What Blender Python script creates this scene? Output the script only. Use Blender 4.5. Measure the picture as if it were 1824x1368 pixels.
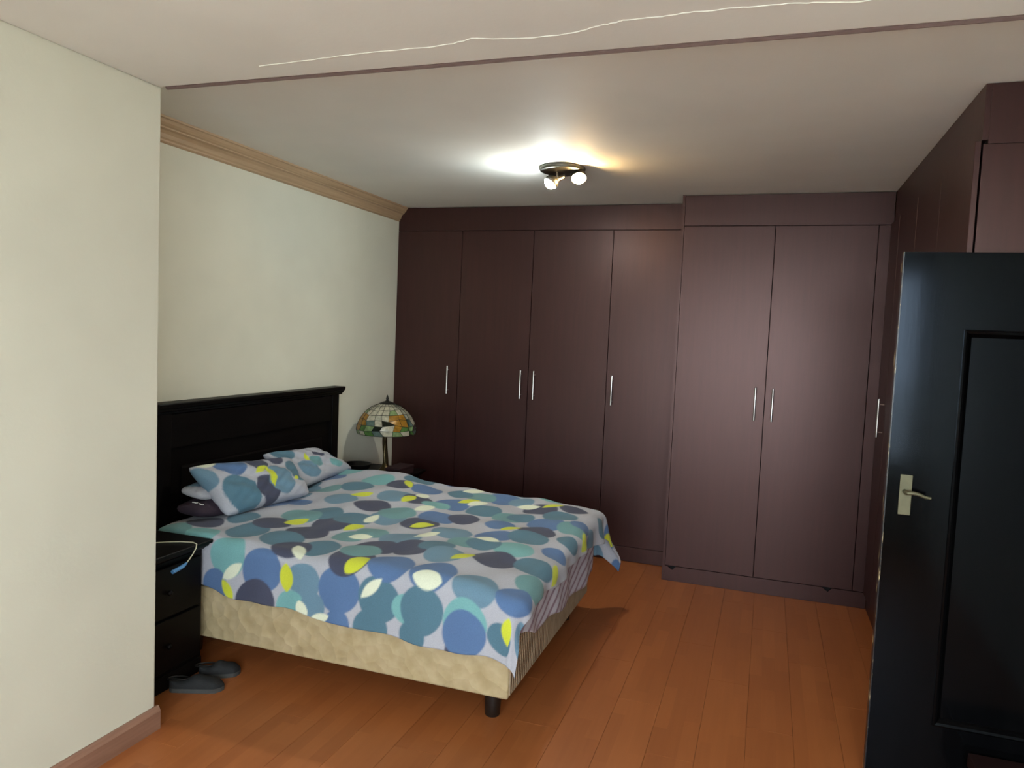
import bpy, bmesh, math, random
import numpy as np
from mathutils import Vector, Matrix

for o in list(bpy.data.objects):
    bpy.data.objects.remove(o, do_unlink=True)
S = bpy.context.scene
C = S.collection

# ------------------------------------------------------------------ camera
CAM = (2.908, -5.4921, 1.6665)
YAW, PITCH, ROLL, FPX = 0.3291, -0.0671, 0.0428, 1327.7
cam = bpy.data.cameras.new('camera')
cam.sensor_fit = 'HORIZONTAL'; cam.sensor_width = 36.0; cam.lens = FPX / 1824.0 * 36.0
cam.clip_start = 0.05; cam.clip_end = 200
co = bpy.data.objects.new('camera', cam); C.objects.link(co)
_f = Vector((-math.sin(YAW) * math.cos(PITCH), math.cos(YAW) * math.cos(PITCH), math.sin(PITCH)))
_r = Vector((math.cos(YAW), math.sin(YAW), 0)); _u = _r.cross(_f)
_r2 = _r * math.cos(ROLL) + _u * math.sin(ROLL); _u2 = _u * math.cos(ROLL) - _r * math.sin(ROLL)
co.matrix_world = Matrix(((_r2.x, _u2.x, -_f.x, CAM[0]), (_r2.y, _u2.y, -_f.y, CAM[1]), (_r2.z, _u2.z, -_f.z, CAM[2]), (0, 0, 0, 1)))
S.camera = co

# ------------------------------------------------------------------ light: overcast daylight through the window behind the camera
W = bpy.data.worlds.new('world'); S.world = W; W.use_nodes = True
bg = W.node_tree.nodes['Background']
bg.inputs['Color'].default_value = (0.875, 0.95, 1.03, 1); bg.inputs['Strength'].default_value = 18.0
WX0, WX1, WZ0, WZ1, WY = 1.55, 4.10, 0.70, 2.35, -6.4       # window opening in the wall behind the camera
pl = bpy.data.lights.new('window_portal', 'AREA'); pl.shape = 'RECTANGLE'
pl.size = WX1 - WX0; pl.size_y = WZ1 - WZ0; pl.cycles.is_portal = True
po = bpy.data.objects.new('window_portal', pl); C.objects.link(po)
po.location = ((WX0 + WX1) / 2, WY - 0.06, (WZ0 + WZ1) / 2); po.rotation_euler = (math.radians(90), 0, 0)
BULB_COOL, BULB_WARM = 900.0, 450.0

S.view_settings.view_transform = 'Standard'
S.view_settings.look = 'None'
S.view_settings.gamma = 1.0
S.view_settings.use_curve_mapping = False
S.view_settings.exposure = 0.0

# ------------------------------------------------------------------ materials
def srgb(r, g, b):
    f = lambda c: (c / 255.0) / 12.92 if c / 255.0 <= 0.04045 else ((c / 255.0 + 0.055) / 1.055) ** 2.4
    return (f(r), f(g), f(b), 1)

class NT:
    def __init__(s, name):
        s.m = bpy.data.materials.new(name); s.m.use_nodes = True
        s.t = s.m.node_tree; s.p = s.t.nodes['Principled BSDF']; s.out = s.t.nodes['Material Output']
    def n(s, typ, **kw):
        x = s.t.nodes.new(typ)
        for k, v in kw.items(): setattr(x, k, v)
        return x
    def l(s, a, b): s.t.links.new(a, b)
    def coords(s, scale=(1, 1, 1), src='Object'):
        tc = s.n('ShaderNodeTexCoord'); mp = s.n('ShaderNodeMapping')
        mp.inputs['Scale'].default_value = scale; s.l(tc.outputs[src], mp.inputs['Vector']); return mp.outputs[0]
    def noise(s, vec, scale, detail=4, rough=0.55):
        n = s.n('ShaderNodeTexNoise'); n.inputs['Scale'].default_value = scale
        n.inputs['Detail'].default_value = detail; n.inputs['Roughness'].default_value = rough
        s.l(vec, n.inputs['Vector']); return n.outputs['Fac']
    def ramp(s, fac, stops):
        r = s.n('ShaderNodeValToRGB'); e = r.color_ramp.elements
        while len(e) < len(stops): e.new(0.5)
        for el, (pos, col) in zip(e, stops): el.position = pos; el.color = col
        s.l(fac, r.inputs[0]); return r.outputs[0]
    def mix(s, fac, a, b, mode='MIX'):
        m = s.n('ShaderNodeMix', data_type='RGBA', blend_type=mode)
        for sock, v in ((m.inputs[0], fac), (m.inputs[6], a), (m.inputs[7], b)):
            if hasattr(v, 'is_linked'): s.l(v, sock)
            else: sock.default_value = v
        return m.outputs[2]
    def math(s, op, a, b=0.0):
        m = s.n('ShaderNodeMath', operation=op)
        for sock, v in ((m.inputs[0], a), (m.inputs[1], b)):
            if hasattr(v, 'is_linked'): s.l(v, sock)
            else: sock.default_value = v
        return m.outputs[0]
    def bump(s, h, strength=0.2, dist=0.01):
        b = s.n('ShaderNodeBump'); b.inputs['Strength'].default_value = strength; b.inputs['Distance'].default_value = dist
        s.l(h, b.inputs['Height']); s.l(b.outputs[0], s.p.inputs['Normal'])
    def base(s, v):
        if hasattr(v, 'is_linked'): s.l(v, s.p.inputs['Base Color'])
        else: s.p.inputs['Base Color'].default_value = v
    def set(s, **kw):
        for k, v in kw.items(): s.p.inputs[k.replace('_', ' ')].default_value = v
        return s

def m_paint(name, col, amount=0.06, rough=0.7):
    t = NT(name); v = t.coords()
    n1 = t.noise(v, 1.3, 3); n2 = t.noise(v, 60, 3)
    dk = tuple(c * (1 - amount * 2) for c in col[:3]) + (1,)
    t.base(t.ramp(n1, [(0.3, dk), (0.7, col)])); t.set(Roughness=rough); t.p.inputs['Specular IOR Level'].default_value = 0.3
    t.bump(n2, 0.12, 0.004); return t.m

def m_plain(name, col, rough=0.5, metal=0.0, bump=0.0, bscale=80, spec=0.5):
    t = NT(name); v = t.coords(); n = t.noise(v, 25, 3)
    dk = tuple(c * 0.82 for c in col[:3]) + (1,)
    t.base(t.ramp(n, [(0.3, dk), (0.7, col)])); t.set(Roughness=rough, Metallic=metal)
    t.p.inputs['Specular IOR Level'].default_value = spec
    if bump: t.bump(t.noise(v, bscale, 3), bump, 0.004)
    return t.m

def m_wood(name, c1, c2, rough, stretch=(14, 14, 0.8), scale=3.0, bump=0.05, spec=0.5, tint=(1, 1, 1, 1)):
    t = NT(name); v = t.coords(stretch)
    n = t.noise(v, scale, 6, 0.65); n2 = t.noise(t.coords(), 2.2, 3)
    g = t.ramp(n, [(0.3, c1), (0.7, c2)])
    dk = tuple(c * 0.7 for c in c1[:3]) + (1,)
    t.base(t.mix(t.math('MULTIPLY', n2, 0.35), g, dk)); t.set(Roughness=rough)
    t.p.inputs['Specular IOR Level'].default_value = spec; t.p.inputs['Specular Tint'].default_value = tint
    t.bump(n, bump, 0.004); return t.m

M = {}
M['wall'] = m_paint('cream_paint', (0.67, 0.655, 0.535, 1))
M['wall2'] = m_paint('headboard_wall_paint', (0.73, 0.71, 0.58, 1))
M['ceil'] = m_paint('ceiling_paint', (0.88, 0.86, 0.80, 1), 0.04)
M['crack'] = m_plain('crack_filler', (0.86, 0.86, 0.76, 1), 0.8)
M['ward'] = m_wood('dark_mahogany_veneer', (0.012, 0.0026, 0.0028, 1), (0.026, 0.0062, 0.0064, 1), 0.385, bump=0.10, spec=0.80, tint=(1.0, 0.66, 0.61, 1))
M['wardgap'] = m_plain('dark_gap', (0.004, 0.003, 0.003, 1), 0.9)
M['steel'] = m_plain('brushed_steel', (0.78, 0.76, 0.72, 1), 0.28, 1.0)
M['nickel'] = m_plain('satin_nickel', (0.15, 0.145, 0.125, 1), 0.5, 1.0)
M['cornice'] = m_wood('cornice_wood', (0.42, 0.285, 0.165, 1), (0.56, 0.39, 0.235, 1), 0.5, stretch=(14, 0.8, 14))
M['skirt'] = m_wood('skirting_wood', (0.22, 0.11, 0.07, 1), (0.33, 0.18, 0.12, 1), 0.45, stretch=(14, 0.8, 14))
M['beamtrim'] = m_plain('beam_edge_brown', (0.15, 0.095, 0.085, 1), 0.7)
M['black'] = m_wood('black_stained_wood', (0.0022, 0.0017, 0.0016, 1), (0.005, 0.0036, 0.003, 1), 0.45, stretch=(8, 0.8, 8), bump=0.05, spec=0.12)
M['gloss'] = m_wood('black_gloss_door_paint', (0.0014, 0.0014, 0.0016, 1), (0.0028, 0.0028, 0.003, 1), 0.12, stretch=(6, 6, 0.6), bump=0.03, spec=0.15, tint=(0.66, 0.80, 1.0, 1))
M['brass'] = m_plain('tarnished_brass', (0.155, 0.145, 0.085, 1), 0.55, 0.6)
M['bronze'] = m_plain('aged_bronze', (0.13, 0.10, 0.05, 1), 0.33, 1.0, 0.3, 40)
M['lead'] = m_plain('lead_came', (0.02, 0.02, 0.016, 1), 0.45, 0.6)
M['subfloor'] = m_plain('subfloor', (0.05, 0.02, 0.01, 1), 0.9)
M['outside'] = m_plain('paving', (0.62, 0.60, 0.56, 1), 0.9)
M['white'] = m_plain('white_gloss', (0.75, 0.75, 0.72, 1), 0.4)
M['ivory'] = m_plain('ivory_cable', (0.62, 0.60, 0.42, 1), 0.5)
M['blue'] = m_plain('blue_plug', (0.10, 0.28, 0.55, 1), 0.4)
M['plasticblk'] = m_plain('black_plastic', (0.006, 0.006, 0.006, 1), 0.4)
M['maroon'] = m_plain('dark_maroon', (0.030, 0.010, 0.012, 1), 0.6)
M['footblk'] = m_plain('dark_bed_foot', (0.012, 0.008, 0.006, 1), 0.4)
M['shoe'] = m_plain('charcoal_shoe_fabric', (0.010, 0.011, 0.012, 1), 0.8, 0, 0.3, 200)
M['sole'] = m_plain('grey_shoe_sole', (0.055, 0.056, 0.054, 1), 0.7)
M['boxred'] = m_wood('reddish_box_wood', (0.013, 0.005, 0.004, 1), (0.022, 0.008, 0.007, 1), 0.6, spec=0.2)

def m_wornedge():
    t = NT('worn_black_door_edge'); v = t.coords((1, 1, 1))
    n = t.noise(t.coords((30, 8, 4)), 2.6, 5, 0.7)
    t.base(t.ramp(n, [(0.56, (0.008, 0.008, 0.009, 1)), (0.60, (0.42, 0.33, 0.18, 1))])); t.set(Roughness=0.3)
    return t.m
M['worn'] = m_wornedge()

def m_floor():
    t = NT('orange_laminate'); oi = t.n('ShaderNodeObjectInfo')
    g = t.n('ShaderNodeNewGeometry')
    sep = t.n('ShaderNodeSeparateXYZ'); t.l(g.outputs['Position'], sep.inputs[0])
    # three printed strips to a board, each a little different
    st = t.math('FLOOR', t.math('MULTIPLY', sep.outputs[0], 15.79))
    seg = t.math('FLOOR', t.math('ADD', t.math('MULTIPLY', sep.outputs[1], 2.5), t.math('MULTIPLY', st, 0.37)))
    cmb = t.n('ShaderNodeCombineXYZ'); t.l(st, cmb.inputs[0]); t.l(seg, cmb.inputs[1])
    wn = t.n('ShaderNodeTexWhiteNoise', noise_dimensions='3D'); t.l(cmb.outputs[0], wn.inputs['Vector'])
    mp = t.n('ShaderNodeMapping'); mp.inputs['Scale'].default_value = (26, 1.6, 1); t.l(g.outputs['Position'], mp.inputs['Vector'])
    gr = t.noise(mp.outputs[0], 1.6, 5, 0.6)
    fac = t.math('ADD', t.math('MULTIPLY', wn.outputs['Value'], 0.36), t.math('ADD', t.math('MULTIPLY', gr, 0.45), t.math('MULTIPLY', oi.outputs['Random'], 0.10)))
    t.base(t.ramp(fac, [(0.2, (0.29, 0.088, 0.024, 1)), (0.55, (0.345, 0.110, 0.031, 1)), (0.9, (0.41, 0.138, 0.041, 1))]))
    t.set(Roughness=0.42); t.p.inputs['Specular IOR Level'].default_value = 0.45
    t.bump(gr, 0.04, 0.003); return t.m
M['floor'] = m_floor()

def m_attr(name, rough=0.85, weave=420):
    t = NT(name); a = t.n('ShaderNodeAttribute'); a.attribute_name = 'print'
    v = t.coords(); n = t.noise(v, 220, 3, 0.7); n2 = t.noise(v, 9, 3)
    f = t.math('ADD', 0.80, t.math('MULTIPLY', n, 0.40))
    cmb = t.n('ShaderNodeCombineColor'); [t.l(f, cmb.inputs[i]) for i in range(3)]
    t.base(t.mix(1.0, a.outputs['Color'], cmb.outputs[0], 'MULTIPLY'))
    t.set(Roughness=rough); t.p.inputs['Specular IOR Level'].default_value = 0.2
    t.p.inputs['Sheen Weight'].default_value = 0.08
    t.bump(n2, 0.12, 0.02); return t.m
M['print'] = m_attr('circle_print_cotton')

def m_base(name, c1, c2, rib):
    t = NT(name); v = t.coords()
    vo = t.n('ShaderNodeTexVoronoi'); vo.inputs['Scale'].default_value = 16; t.l(v, vo.inputs['Vector'])
    n = t.noise(v, 14, 4)
    t.base(t.ramp(n, [(0.3, c1), (0.7, c2)])); t.set(Roughness=0.75); t.p.inputs['Specular IOR Level'].default_value = 0.25
    if rib:
        w = t.n('ShaderNodeTexWave', wave_type='BANDS', bands_direction='Y'); w.inputs['Scale'].default_value = 12; t.l(v, w.inputs['Vector'])
        t.bump(w.outputs['Fac'], 0.5, 0.01)
    else: t.bump(vo.outputs['Distance'], 0.7, 0.014)
    return t.m
M['base'] = m_base('beige_quilted_base', (0.40, 0.31, 0.165, 1), (0.50, 0.40, 0.24, 1), False)
M['baserib_shaded'] = m_base('shaded_beige_ribbed_base_end', (0.30, 0.23, 0.15, 1), (0.40, 0.32, 0.22, 1), True)  # shade on the foot end is put into this darker beige

def m_stripe():
    t = NT('striped_sheet'); uv = t.coords((1, 1, 1), 'UV')
    w = t.n('ShaderNodeTexWave', wave_type='BANDS', bands_direction='X'); w.inputs['Scale'].default_value = 1.0
    w.inputs['Distortion'].default_value = 0.6; t.l(uv, w.inputs['Vector'])
    t.base(t.ramp(w.outputs['Fac'], [(0.08, (0.30, 0.21, 0.27, 1)), (0.28, (0.50, 0.47, 0.54, 1)), (0.5, (0.57, 0.56, 0.64, 1))])); t.set(Roughness=0.9)
    return t.m
M['stripe'] = m_stripe()
M['purple'] = m_plain('dark_purple_cotton', (0.028, 0.016, 0.030, 1), 0.9, 0, 0.3, 60)
M['mattress'] = m_plain('mattress_white', (0.6, 0.58, 0.55, 1), 0.9)

def m_glass(name, col):
    t = NT(name); v = t.coords(); n = t.noise(v, 40, 3)
    dk = tuple(c * 0.6 for c in col[:3]) + (1,)
    cc = t.ramp(n, [(0.3, dk), (0.7, col)])
    t.base(cc); t.set(Roughness=0.16)
    tr = t.n('ShaderNodeBsdfTranslucent'); t.l(cc, tr.inputs['Color'])
    mx = t.n('ShaderNodeMixShader'); mx.inputs[0].default_value = 0.3
    t.l(t.p.outputs[0], mx.inputs[1]); t.l(tr.outputs[0], mx.inputs[2]); t.l(mx.outputs[0], t.out.inputs['Surface']); return t.m
GL = {k: m_glass('stained_glass_' + k, c) for k, c in dict(
    cream=(0.66, 0.62, 0.46, 1), pale=(0.54, 0.52, 0.40, 1), amber=(0.48, 0.24, 0.035, 1), green=(0.13, 0.26, 0.07, 1),
    leaf=(0.30, 0.42, 0.18, 1), dark=(0.012, 0.018, 0.010, 1), rose=(0.45, 0.33, 0.26, 1), teal=(0.17, 0.24, 0.20, 1)).items()}

def m_emit(name, col, s):
    t = NT(name); t.p.inputs['Emission Color'].default_value = col; t.p.inputs['Emission Strength'].default_value = s
    t.base((0.9, 0.9, 0.9, 1)); return t.m

def m_pane():
    t = NT('window_glass'); tr = t.n('ShaderNodeBsdfTransparent'); tr.inputs[0].default_value = (0.95, 0.97, 0.97, 1)
    gl = t.n('ShaderNodeBsdfGlossy'); gl.inputs['Roughness'].default_value = 0.02
    mx = t.n('ShaderNodeMixShader'); mx.inputs[0].default_value = 0.06
    t.l(tr.outputs[0], mx.inputs[1]); t.l(gl.outputs[0], mx.inputs[2]); t.l(mx.outputs[0], t.out.inputs['Surface']); return t.m
M['pane'] = m_pane()

# ------------------------------------------------------------------ mesh helpers (everything given in room coordinates)
class MB:
    def __init__(s): s.bm = bmesh.new()
    def box(s, x0, x1, y0, y1, z0, z1, bevel=0.0, seg=2):
        b = bmesh.new(); bmesh.ops.create_cube(b, size=1.0)
        bmesh.ops.scale(b, vec=(x1 - x0, y1 - y0, z1 - z0), verts=b.verts)
        bmesh.ops.translate(b, vec=((x0 + x1) / 2, (y0 + y1) / 2, (z0 + z1) / 2), verts=b.verts)
        if bevel: bmesh.ops.bevel(b, geom=list(b.edges), offset=bevel, segments=seg, affect='EDGES', profile=0.6)
        s.join(b); return s
    def join(s, b):
        me = bpy.data.meshes.new('t'); b.to_mesh(me); b.free(); s.bm.from_mesh(me); bpy.data.meshes.remove(me)
    def prism(s, poly, axis, a, b):
        """2D outline extruded along an axis: axis 'x' takes (y,z), 'y' takes (x,z), 'z' takes (x,y)"""
        f = {'x': lambda p, t: (t, p[0], p[1]), 'y': lambda p, t: (p[0], t, p[1]), 'z': lambda p, t: (p[0], p[1], t)}[axis]
        v0 = [s.bm.verts.new(f(p, a)) for p in poly]; v1 = [s.bm.verts.new(f(p, b)) for p in poly]
        n = len(poly); s.bm.faces.new(v0); s.bm.faces.new(list(reversed(v1)))
        for i in range(n): s.bm.faces.new((v0[i], v1[i], v1[(i + 1) % n], v0[(i + 1) % n]))
        return s
    def lathe(s, prof, cx, cy, seg=32, axis='z', frame=None):
        rings = []
        for r, z in prof:
            if r < 1e-6: rings.append([s.bm.verts.new((cx, cy, z))])
            else: rings.append([s.bm.verts.new((cx + r * math.cos(2 * math.pi * i / seg), cy + r * math.sin(2 * math.pi * i / seg), z)) for i in range(seg)])
        for a, b in zip(rings, rings[1:]):
            for i in range(seg):
                j = (i + 1) % seg
                if len(a) == 1 and len(b) == 1: continue
                if len(a) == 1: s.bm.faces.new((a[0], b[i], b[j]))
                elif len(b) == 1: s.bm.faces.new((a[i], b[0], a[j]))
                else: s.bm.faces.new((a[i], b[i], b[j], a[j]))
        return s
    def tube(s, pts, rad, seg=10):
        pts = [Vector(p) for p in pts]; n = len(pts)
        rad = rad if isinstance(rad, (list, tuple)) else [rad] * n
        rings = []; up = Vector((0.13, 0.21, 1)).normalized()
        for i, p in enumerate(pts):
            d = (pts[min(i + 1, n - 1)] - pts[max(i - 1, 0)]).normalized()
            a = d.cross(up)
            if a.length < 1e-3: a = d.cross(Vector((1, 0, 0)))
            a.normalize(); b = d.cross(a)
            rings.append([s.bm.verts.new(p + (a * math.cos(2 * math.pi * k / seg) + b * math.sin(2 * math.pi * k / seg)) * rad[i]) for k in range(seg)])
        for a, b in zip(rings, rings[1:]):
            for k in range(seg): s.bm.faces.new((a[k], a[(k + 1) % seg], b[(k + 1) % seg], b[k]))
        s.bm.faces.new(list(reversed(rings[0]))); s.bm.faces.new(rings[-1]); return s
    def sphere(s, c, r, sub=3, scale=(1, 1, 1)):
        b = bmesh.new(); bmesh.ops.create_icosphere(b, subdivisions=sub, radius=r)
        bmesh.ops.scale(b, vec=scale, verts=b.verts); bmesh.ops.translate(b, vec=c, verts=b.verts); s.join(b); return s
    def build(s, name, mat, parent=None, smooth=False, xf=None):
        bmesh.ops.recalc_face_normals(s.bm, faces=s.bm.faces)
        if xf is not None: bmesh.ops.transform(s.bm, matrix=xf, verts=s.bm.verts)
        me = bpy.data.meshes.new(name); s.bm.to_mesh(me); s.bm.free()
        return link(name, me, mat, parent, smooth)

def wloc(o):
    v = Vector((0, 0, 0))
    while o is not None: v = v + o.location; o = o.parent
    return v

def link(name, me, mat, parent=None, smooth=False):
    o = bpy.data.objects.new(name, me); C.objects.link(o)
    if mat: me.materials.append(mat)
    if smooth:
        for p in me.polygons: p.use_smooth = True
        try: me.set_sharp_from_angle(angle=math.radians(40))
        except Exception: pass
    if parent is not None:
        off = wloc(parent); me.transform(Matrix.Translation(-off)); o.parent = parent
    return o

def thing(name, label, cat, loc, group=None):
    o = bpy.data.objects.new(name, None); C.objects.link(o); o.location = loc; o.empty_display_size = 0.1
    o['label'] = label; o['category'] = cat
    if group: o['group'] = group
    return o
def tag(o, label, cat, group=None):
    """name a one-mesh thing; its origin goes to the middle of its base"""
    me = o.data; n = len(me.vertices); a = np.empty(n * 3); me.vertices.foreach_get('co', a); a = a.reshape(-1, 3)
    b = Vector(((a[:, 0].min() + a[:, 0].max()) / 2, (a[:, 1].min() + a[:, 1].max()) / 2, a[:, 2].min()))
    me.transform(Matrix.Translation(-b)); o.location = b
    o['label'] = label; o['category'] = cat
    if group: o['group'] = group
    return o
def struct(o, label=None):
    o['kind'] = 'structure'
    if label: o['label'] = label
    return o

# ------------------------------------------------------------------ the room
H, HB = 2.65, 2.554            # ceiling over the bed, lower ceiling nearer the camera
XN, YN = 0.638, -3.167         # wall that juts out on the left, and where it ends
XR, YF = 4.20, 0.60            # right wall, far wall behind the wardrobes
D, X1, X2, Y3 = 0.303, 2.2986, 3.598, -2.319
rng = random.Random(7)

fl = struct(MB().box(-0.1, XR + 1.5, WY - 0.2, YF + 0.1, -0.12, -0.012).build('floor', M['subfloor']), 'orange brown laminate floor of narrow boards')
PW, PL, GAP = 0.19, 1.2, 0.0009
plank_cache = {}
def plank(x0, x1, y0, y1):
    w, l = round(x1 - x0, 4), round(y1 - y0, 4)
    if (w, l) not in plank_cache:
        b = MB().box(-w / 2 + GAP / 2, w / 2 - GAP / 2, -l / 2 + GAP / 2, l / 2 - GAP / 2, -0.012, 0.0)
        top = [f for f in b.bm.faces if f.normal.z > 0.9]
        es = list({e for f in top for e in f.edges})
        bmesh.ops.bevel(b.bm, geom=es, offset=0.0005, segments=1, affect='EDGES')
        me = bpy.data.meshes.new('plank'); b.bm.to_mesh(me); b.bm.free(); me.materials.append(M['floor']); plank_cache[(w, l)] = me
    o = bpy.data.objects.new('plank', plank_cache[(w, l)]); C.objects.link(o); o.parent = fl
    o.location = ((x0 + x1) / 2, (y0 + y1) / 2, 0)
xs = [XN + i * PW for i in range(-3, 19)]
xs = [0.0] + [x for x in xs if 0.01 < x < XR - 0.02] + [XR]
for ci, (xa, xb) in enumerate(zip(xs, xs[1:])):
    ylo = YN if xb <= XN + 1e-4 else WY
    yhi = 0.05 if xa < X2 else 0.05
    y = WY - (ci * 0.41 % PL)
    while y < yhi:
        a, b = max(y, ylo), min(y + PL, yhi)
        if b - a > 0.03: plank(xa, xb, a, b)
        y += PL

struct(MB().box(-0.15, 0.0, YN, YF + 0.1, 0, 2.85).build('wall_left', M['wall2']), 'pale wall behind the headboard')
struct(MB().box(-0.15, XN, WY - 0.15, YN, 0, HB, 0.006).build('wall_left_near', M['wall']), 'cream wall jutting out on the left')
struct(MB().box(-0.15, XR + 0.15, YF, YF + 0.15, 0, 2.85).build('wall_far', M['wall2']), 'wall behind the wardrobes')
struct(MB().box(-0.15, XR + 0.15, YN - 0.02, YF + 0.15, H, H + 0.2).build('ceiling', M['ceil']), 'flat painted ceiling over the bed')
cn = struct(MB().box(-0.15, XR + 0.15, WY - 0.15, YN, HB, H + 0.2, 0.008).build('ceiling_near', M['ceil']), 'lower cracked ceiling nearer the camera')
# the filled crack along the lower ceiling, a thin raised ribbon
ck = [(1.18, -3.285), (1.40, -3.298), (1.504, -3.308), (1.695, -3.315), (1.833, -3.313), (1.93, -3.325), (1.999, -3.347), (2.09, -3.326), (2.184, -3.311), (2.26, -3.314), (2.326, -3.325),
      (2.365, -3.343), (2.399, -3.357), (2.44, -3.363), (2.466, -3.373), (2.52, -3.376), (2.575, -3.374), (2.63, -3.384), (2.696, -3.382), (2.754, -3.386), (2.818, -3.378), (2.90, -3.380), (2.963, -3.37), (3.071, -3.351), (3.15, -3.362)]
b = MB(); pts = []
for (xa, ya), (xb, yb) in zip(ck, ck[1:]):
    n = 4
    for k in range(n):
        t = k / n; pts.append((xa + (xb - xa) * t, ya + (yb - ya) * t + rng.uniform(-.003, .003)))
w0 = None
for i, (x, y) in enumerate(pts):
    hw = 0.0026 * min(1, i / 26 + .15, (len(pts) - i) / 26 + .1) * rng.uniform(.7, 1.3)
    vs = [b.bm.verts.new((x, y - hw, HB + 0.001)), b.bm.verts.new((x, y, HB - 0.0022)), b.bm.verts.new((x, y + hw, HB + 0.001))]
    if w0: b.bm.faces.new((w0[0], vs[0], vs[1], w0[1])); b.bm.faces.new((w0[1], vs[1], vs[2], w0[2]))
    w0 = vs
b.build('crack', M['crack'], cn)
# thin brown strip along the edge where the ceiling steps up
b = MB()
b.prism([(YN + 0.0, HB + 0.02), (YN + 0.0, HB - 0.002), (YN + 0.006, HB - 0.008), (YN + 0.014, HB - 0.006), (YN + 0.016, HB + 0.02)], 'x', XN + 0.02, XR)
struct(b.build('trim_2', M['beamtrim']), 'thin brown strip along the step in the ceiling')

# wall behind the camera with the window that lights the room
b = MB()
b.box(-0.15, WX0, WY - 0.15, WY, 0, HB); b.box(WX1, XR + 0.15, WY - 0.15, WY, 0, HB)
b.box(WX0, WX1, WY - 0.15, WY, 0, WZ0); b.box(WX0, WX1, WY - 0.15, WY, WZ1, HB)
struct(b.build('wall_back', M['wall']), 'wall with the wide window behind the camera')
wf = MB(); fr = 0.045
wf.box(WX0, WX1, WY - 0.11, WY - 0.05, WZ0, WZ0 + fr); wf.box(WX0, WX1, WY - 0.11, WY - 0.05, WZ1 - fr, WZ1)
wf.box(WX0, WX0 + fr, WY - 0.11, WY - 0.05, WZ0, WZ1); wf.box(WX1 - fr, WX1, WY - 0.11, WY - 0.05, WZ0, WZ1)
for k in (1, 2):
    xm = WX0 + (WX1 - WX0) * k / 3; wf.box(xm - 0.02, xm + 0.02, WY - 0.105, WY - 0.055, WZ0, WZ1)
win = struct(wf.build('window_1', M['white']), 'wide white three-pane window behind the camera')
for k in range(3):
    xa = WX0 + (WX1 - WX0) * k / 3 + 0.03; xb = WX0 + (WX1 - WX0) * (k + 1) / 3 - 0.03
    MB().box(xa, xb, WY - 0.082, WY - 0.078, WZ0 + fr, WZ1 - fr).build('pane', M['pane'], win)
struct(MB().box(-12, 16, -40, WY - 0.2, -0.3, -0.15).build('ground', M['outside']), 'paving outside the window')

# right wall with the doorway the open door belongs to, and the passage behind it
DY0, DY1, DH = -3.29, -2.45, 2.06
b = MB()
b.box(XR, XR + 0.15, DY1, YF, 0, 2.85); b.box(XR, XR + 0.15, WY - 0.15, DY0, 0, 2.85); b.box(XR, XR + 0.15, DY0, DY1, DH, 2.85)
struct(b.build('wall_right', M['wall']), 'right wall with a doorway')
b = MB(); b.box(XR - 0.015, XR + 0.165, DY0, DY0 + 0.035, 0, DH, 0.003); b.box(XR - 0.015, XR + 0.165, DY1 - 0.035, DY1, 0, DH, 0.003); b.box(XR - 0.015, XR + 0.165, DY0, DY1, DH - 0.035, DH, 0.003)
struct(b.build('trim_3', M['black']), 'black frame of the doorway')
b = MB(); b.box(XR + 1.35, XR + 1.45, -4.0, -1.8, 0, 2.5); b.box(XR + 0.15, XR + 1.35, -4.0, -3.9, 0, 2.5); b.box(XR + 0.15, XR + 1.35, -1.9, -1.8, 0, 2.5); b.box(XR + 0.15, XR + 1.45, -4.0, -1.8, 2.4, 2.5)
struct(b.build('wall_passage', M['wall']), 'walls of the passage beyond the doorway')

# cornice along the wall over the headboard: a cove with two beads
cp = [(0.0, 2.650), (0.080, 2.650), (0.080, 2.640), (0.072, 2.636), (0.066, 2.622), (0.058, 2.612), (0.050, 2.606), (0.050, 2.600),
      (0.036, 2.594), (0.026, 2.580), (0.020, 2.562), (0.014, 2.554), (0.014, 2.546), (0.006, 2.540), (0.0, 2.538)]
struct(MB().prism(cp, 'y', YN, 0.0).build('trim_1', M['cornice']), 'light brown wooden cornice over the headboard wall')
# skirting on the jutting wall
sk = [(XN, 0.0), (XN + 0.02, 0.0), (XN + 0.02, 0.075), (XN + 0.012, 0.09), (XN + 0.008, 0.095), (XN, 0.095)]
struct(MB().prism(sk, 'y', WY, YN + 0.012).build('baseboard_left', M['skirt']), 'reddish brown skirting on the cream wall')

# ------------------------------------------------------------------ fitted wardrobes
def handle(parent, x, y, z0, z1, nx, ny):
    """slim round bar on two studs, standing off a door that faces (nx, ny)"""
    s = 0.030; b = MB(); r = 0.0062
    p = (x + nx * s, y + ny * s)
    b.tube([(p[0], p[1], z0), (p[0], p[1], z1)], r, 12)
    for zz in (z0 + 0.03, z1 - 0.03): b.tube([(x, y, zz), (p[0], p[1], zz)], 0.0042, 8)
    o = b.build('handle', M['steel'], parent, True); o['label'] = 'slim brushed steel bar handle'
def face_y(root, y, x0, x1, z0, z1, name):
    return MB().box(x0 + 0.0016, x1 - 0.0016, y, y + 0.018, z0 + 0.0016, z1 - 0.0016, 0.0014, 1).build(name, M['ward'], root)
G = 'fitted dark wood wardrobes'
wl = thing('wardrobe', 'recessed dark mahogany wardrobe with four tall doors beyond the bed', 'wardrobe', (1.15, 0.3, 0), G)
MB().box(0.002, X1 - 0.002, 0.019, YF - 0.01, 0.002, H - 0.002).build('body', M['wardgap'], wl)
face_y(wl, 0.0, 0.002, X1, 2.462, H - 0.003, 'fascia'); face_y(wl, 0.002, 0.002, X1, 0.001, 0.112, 'plinth')
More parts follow.
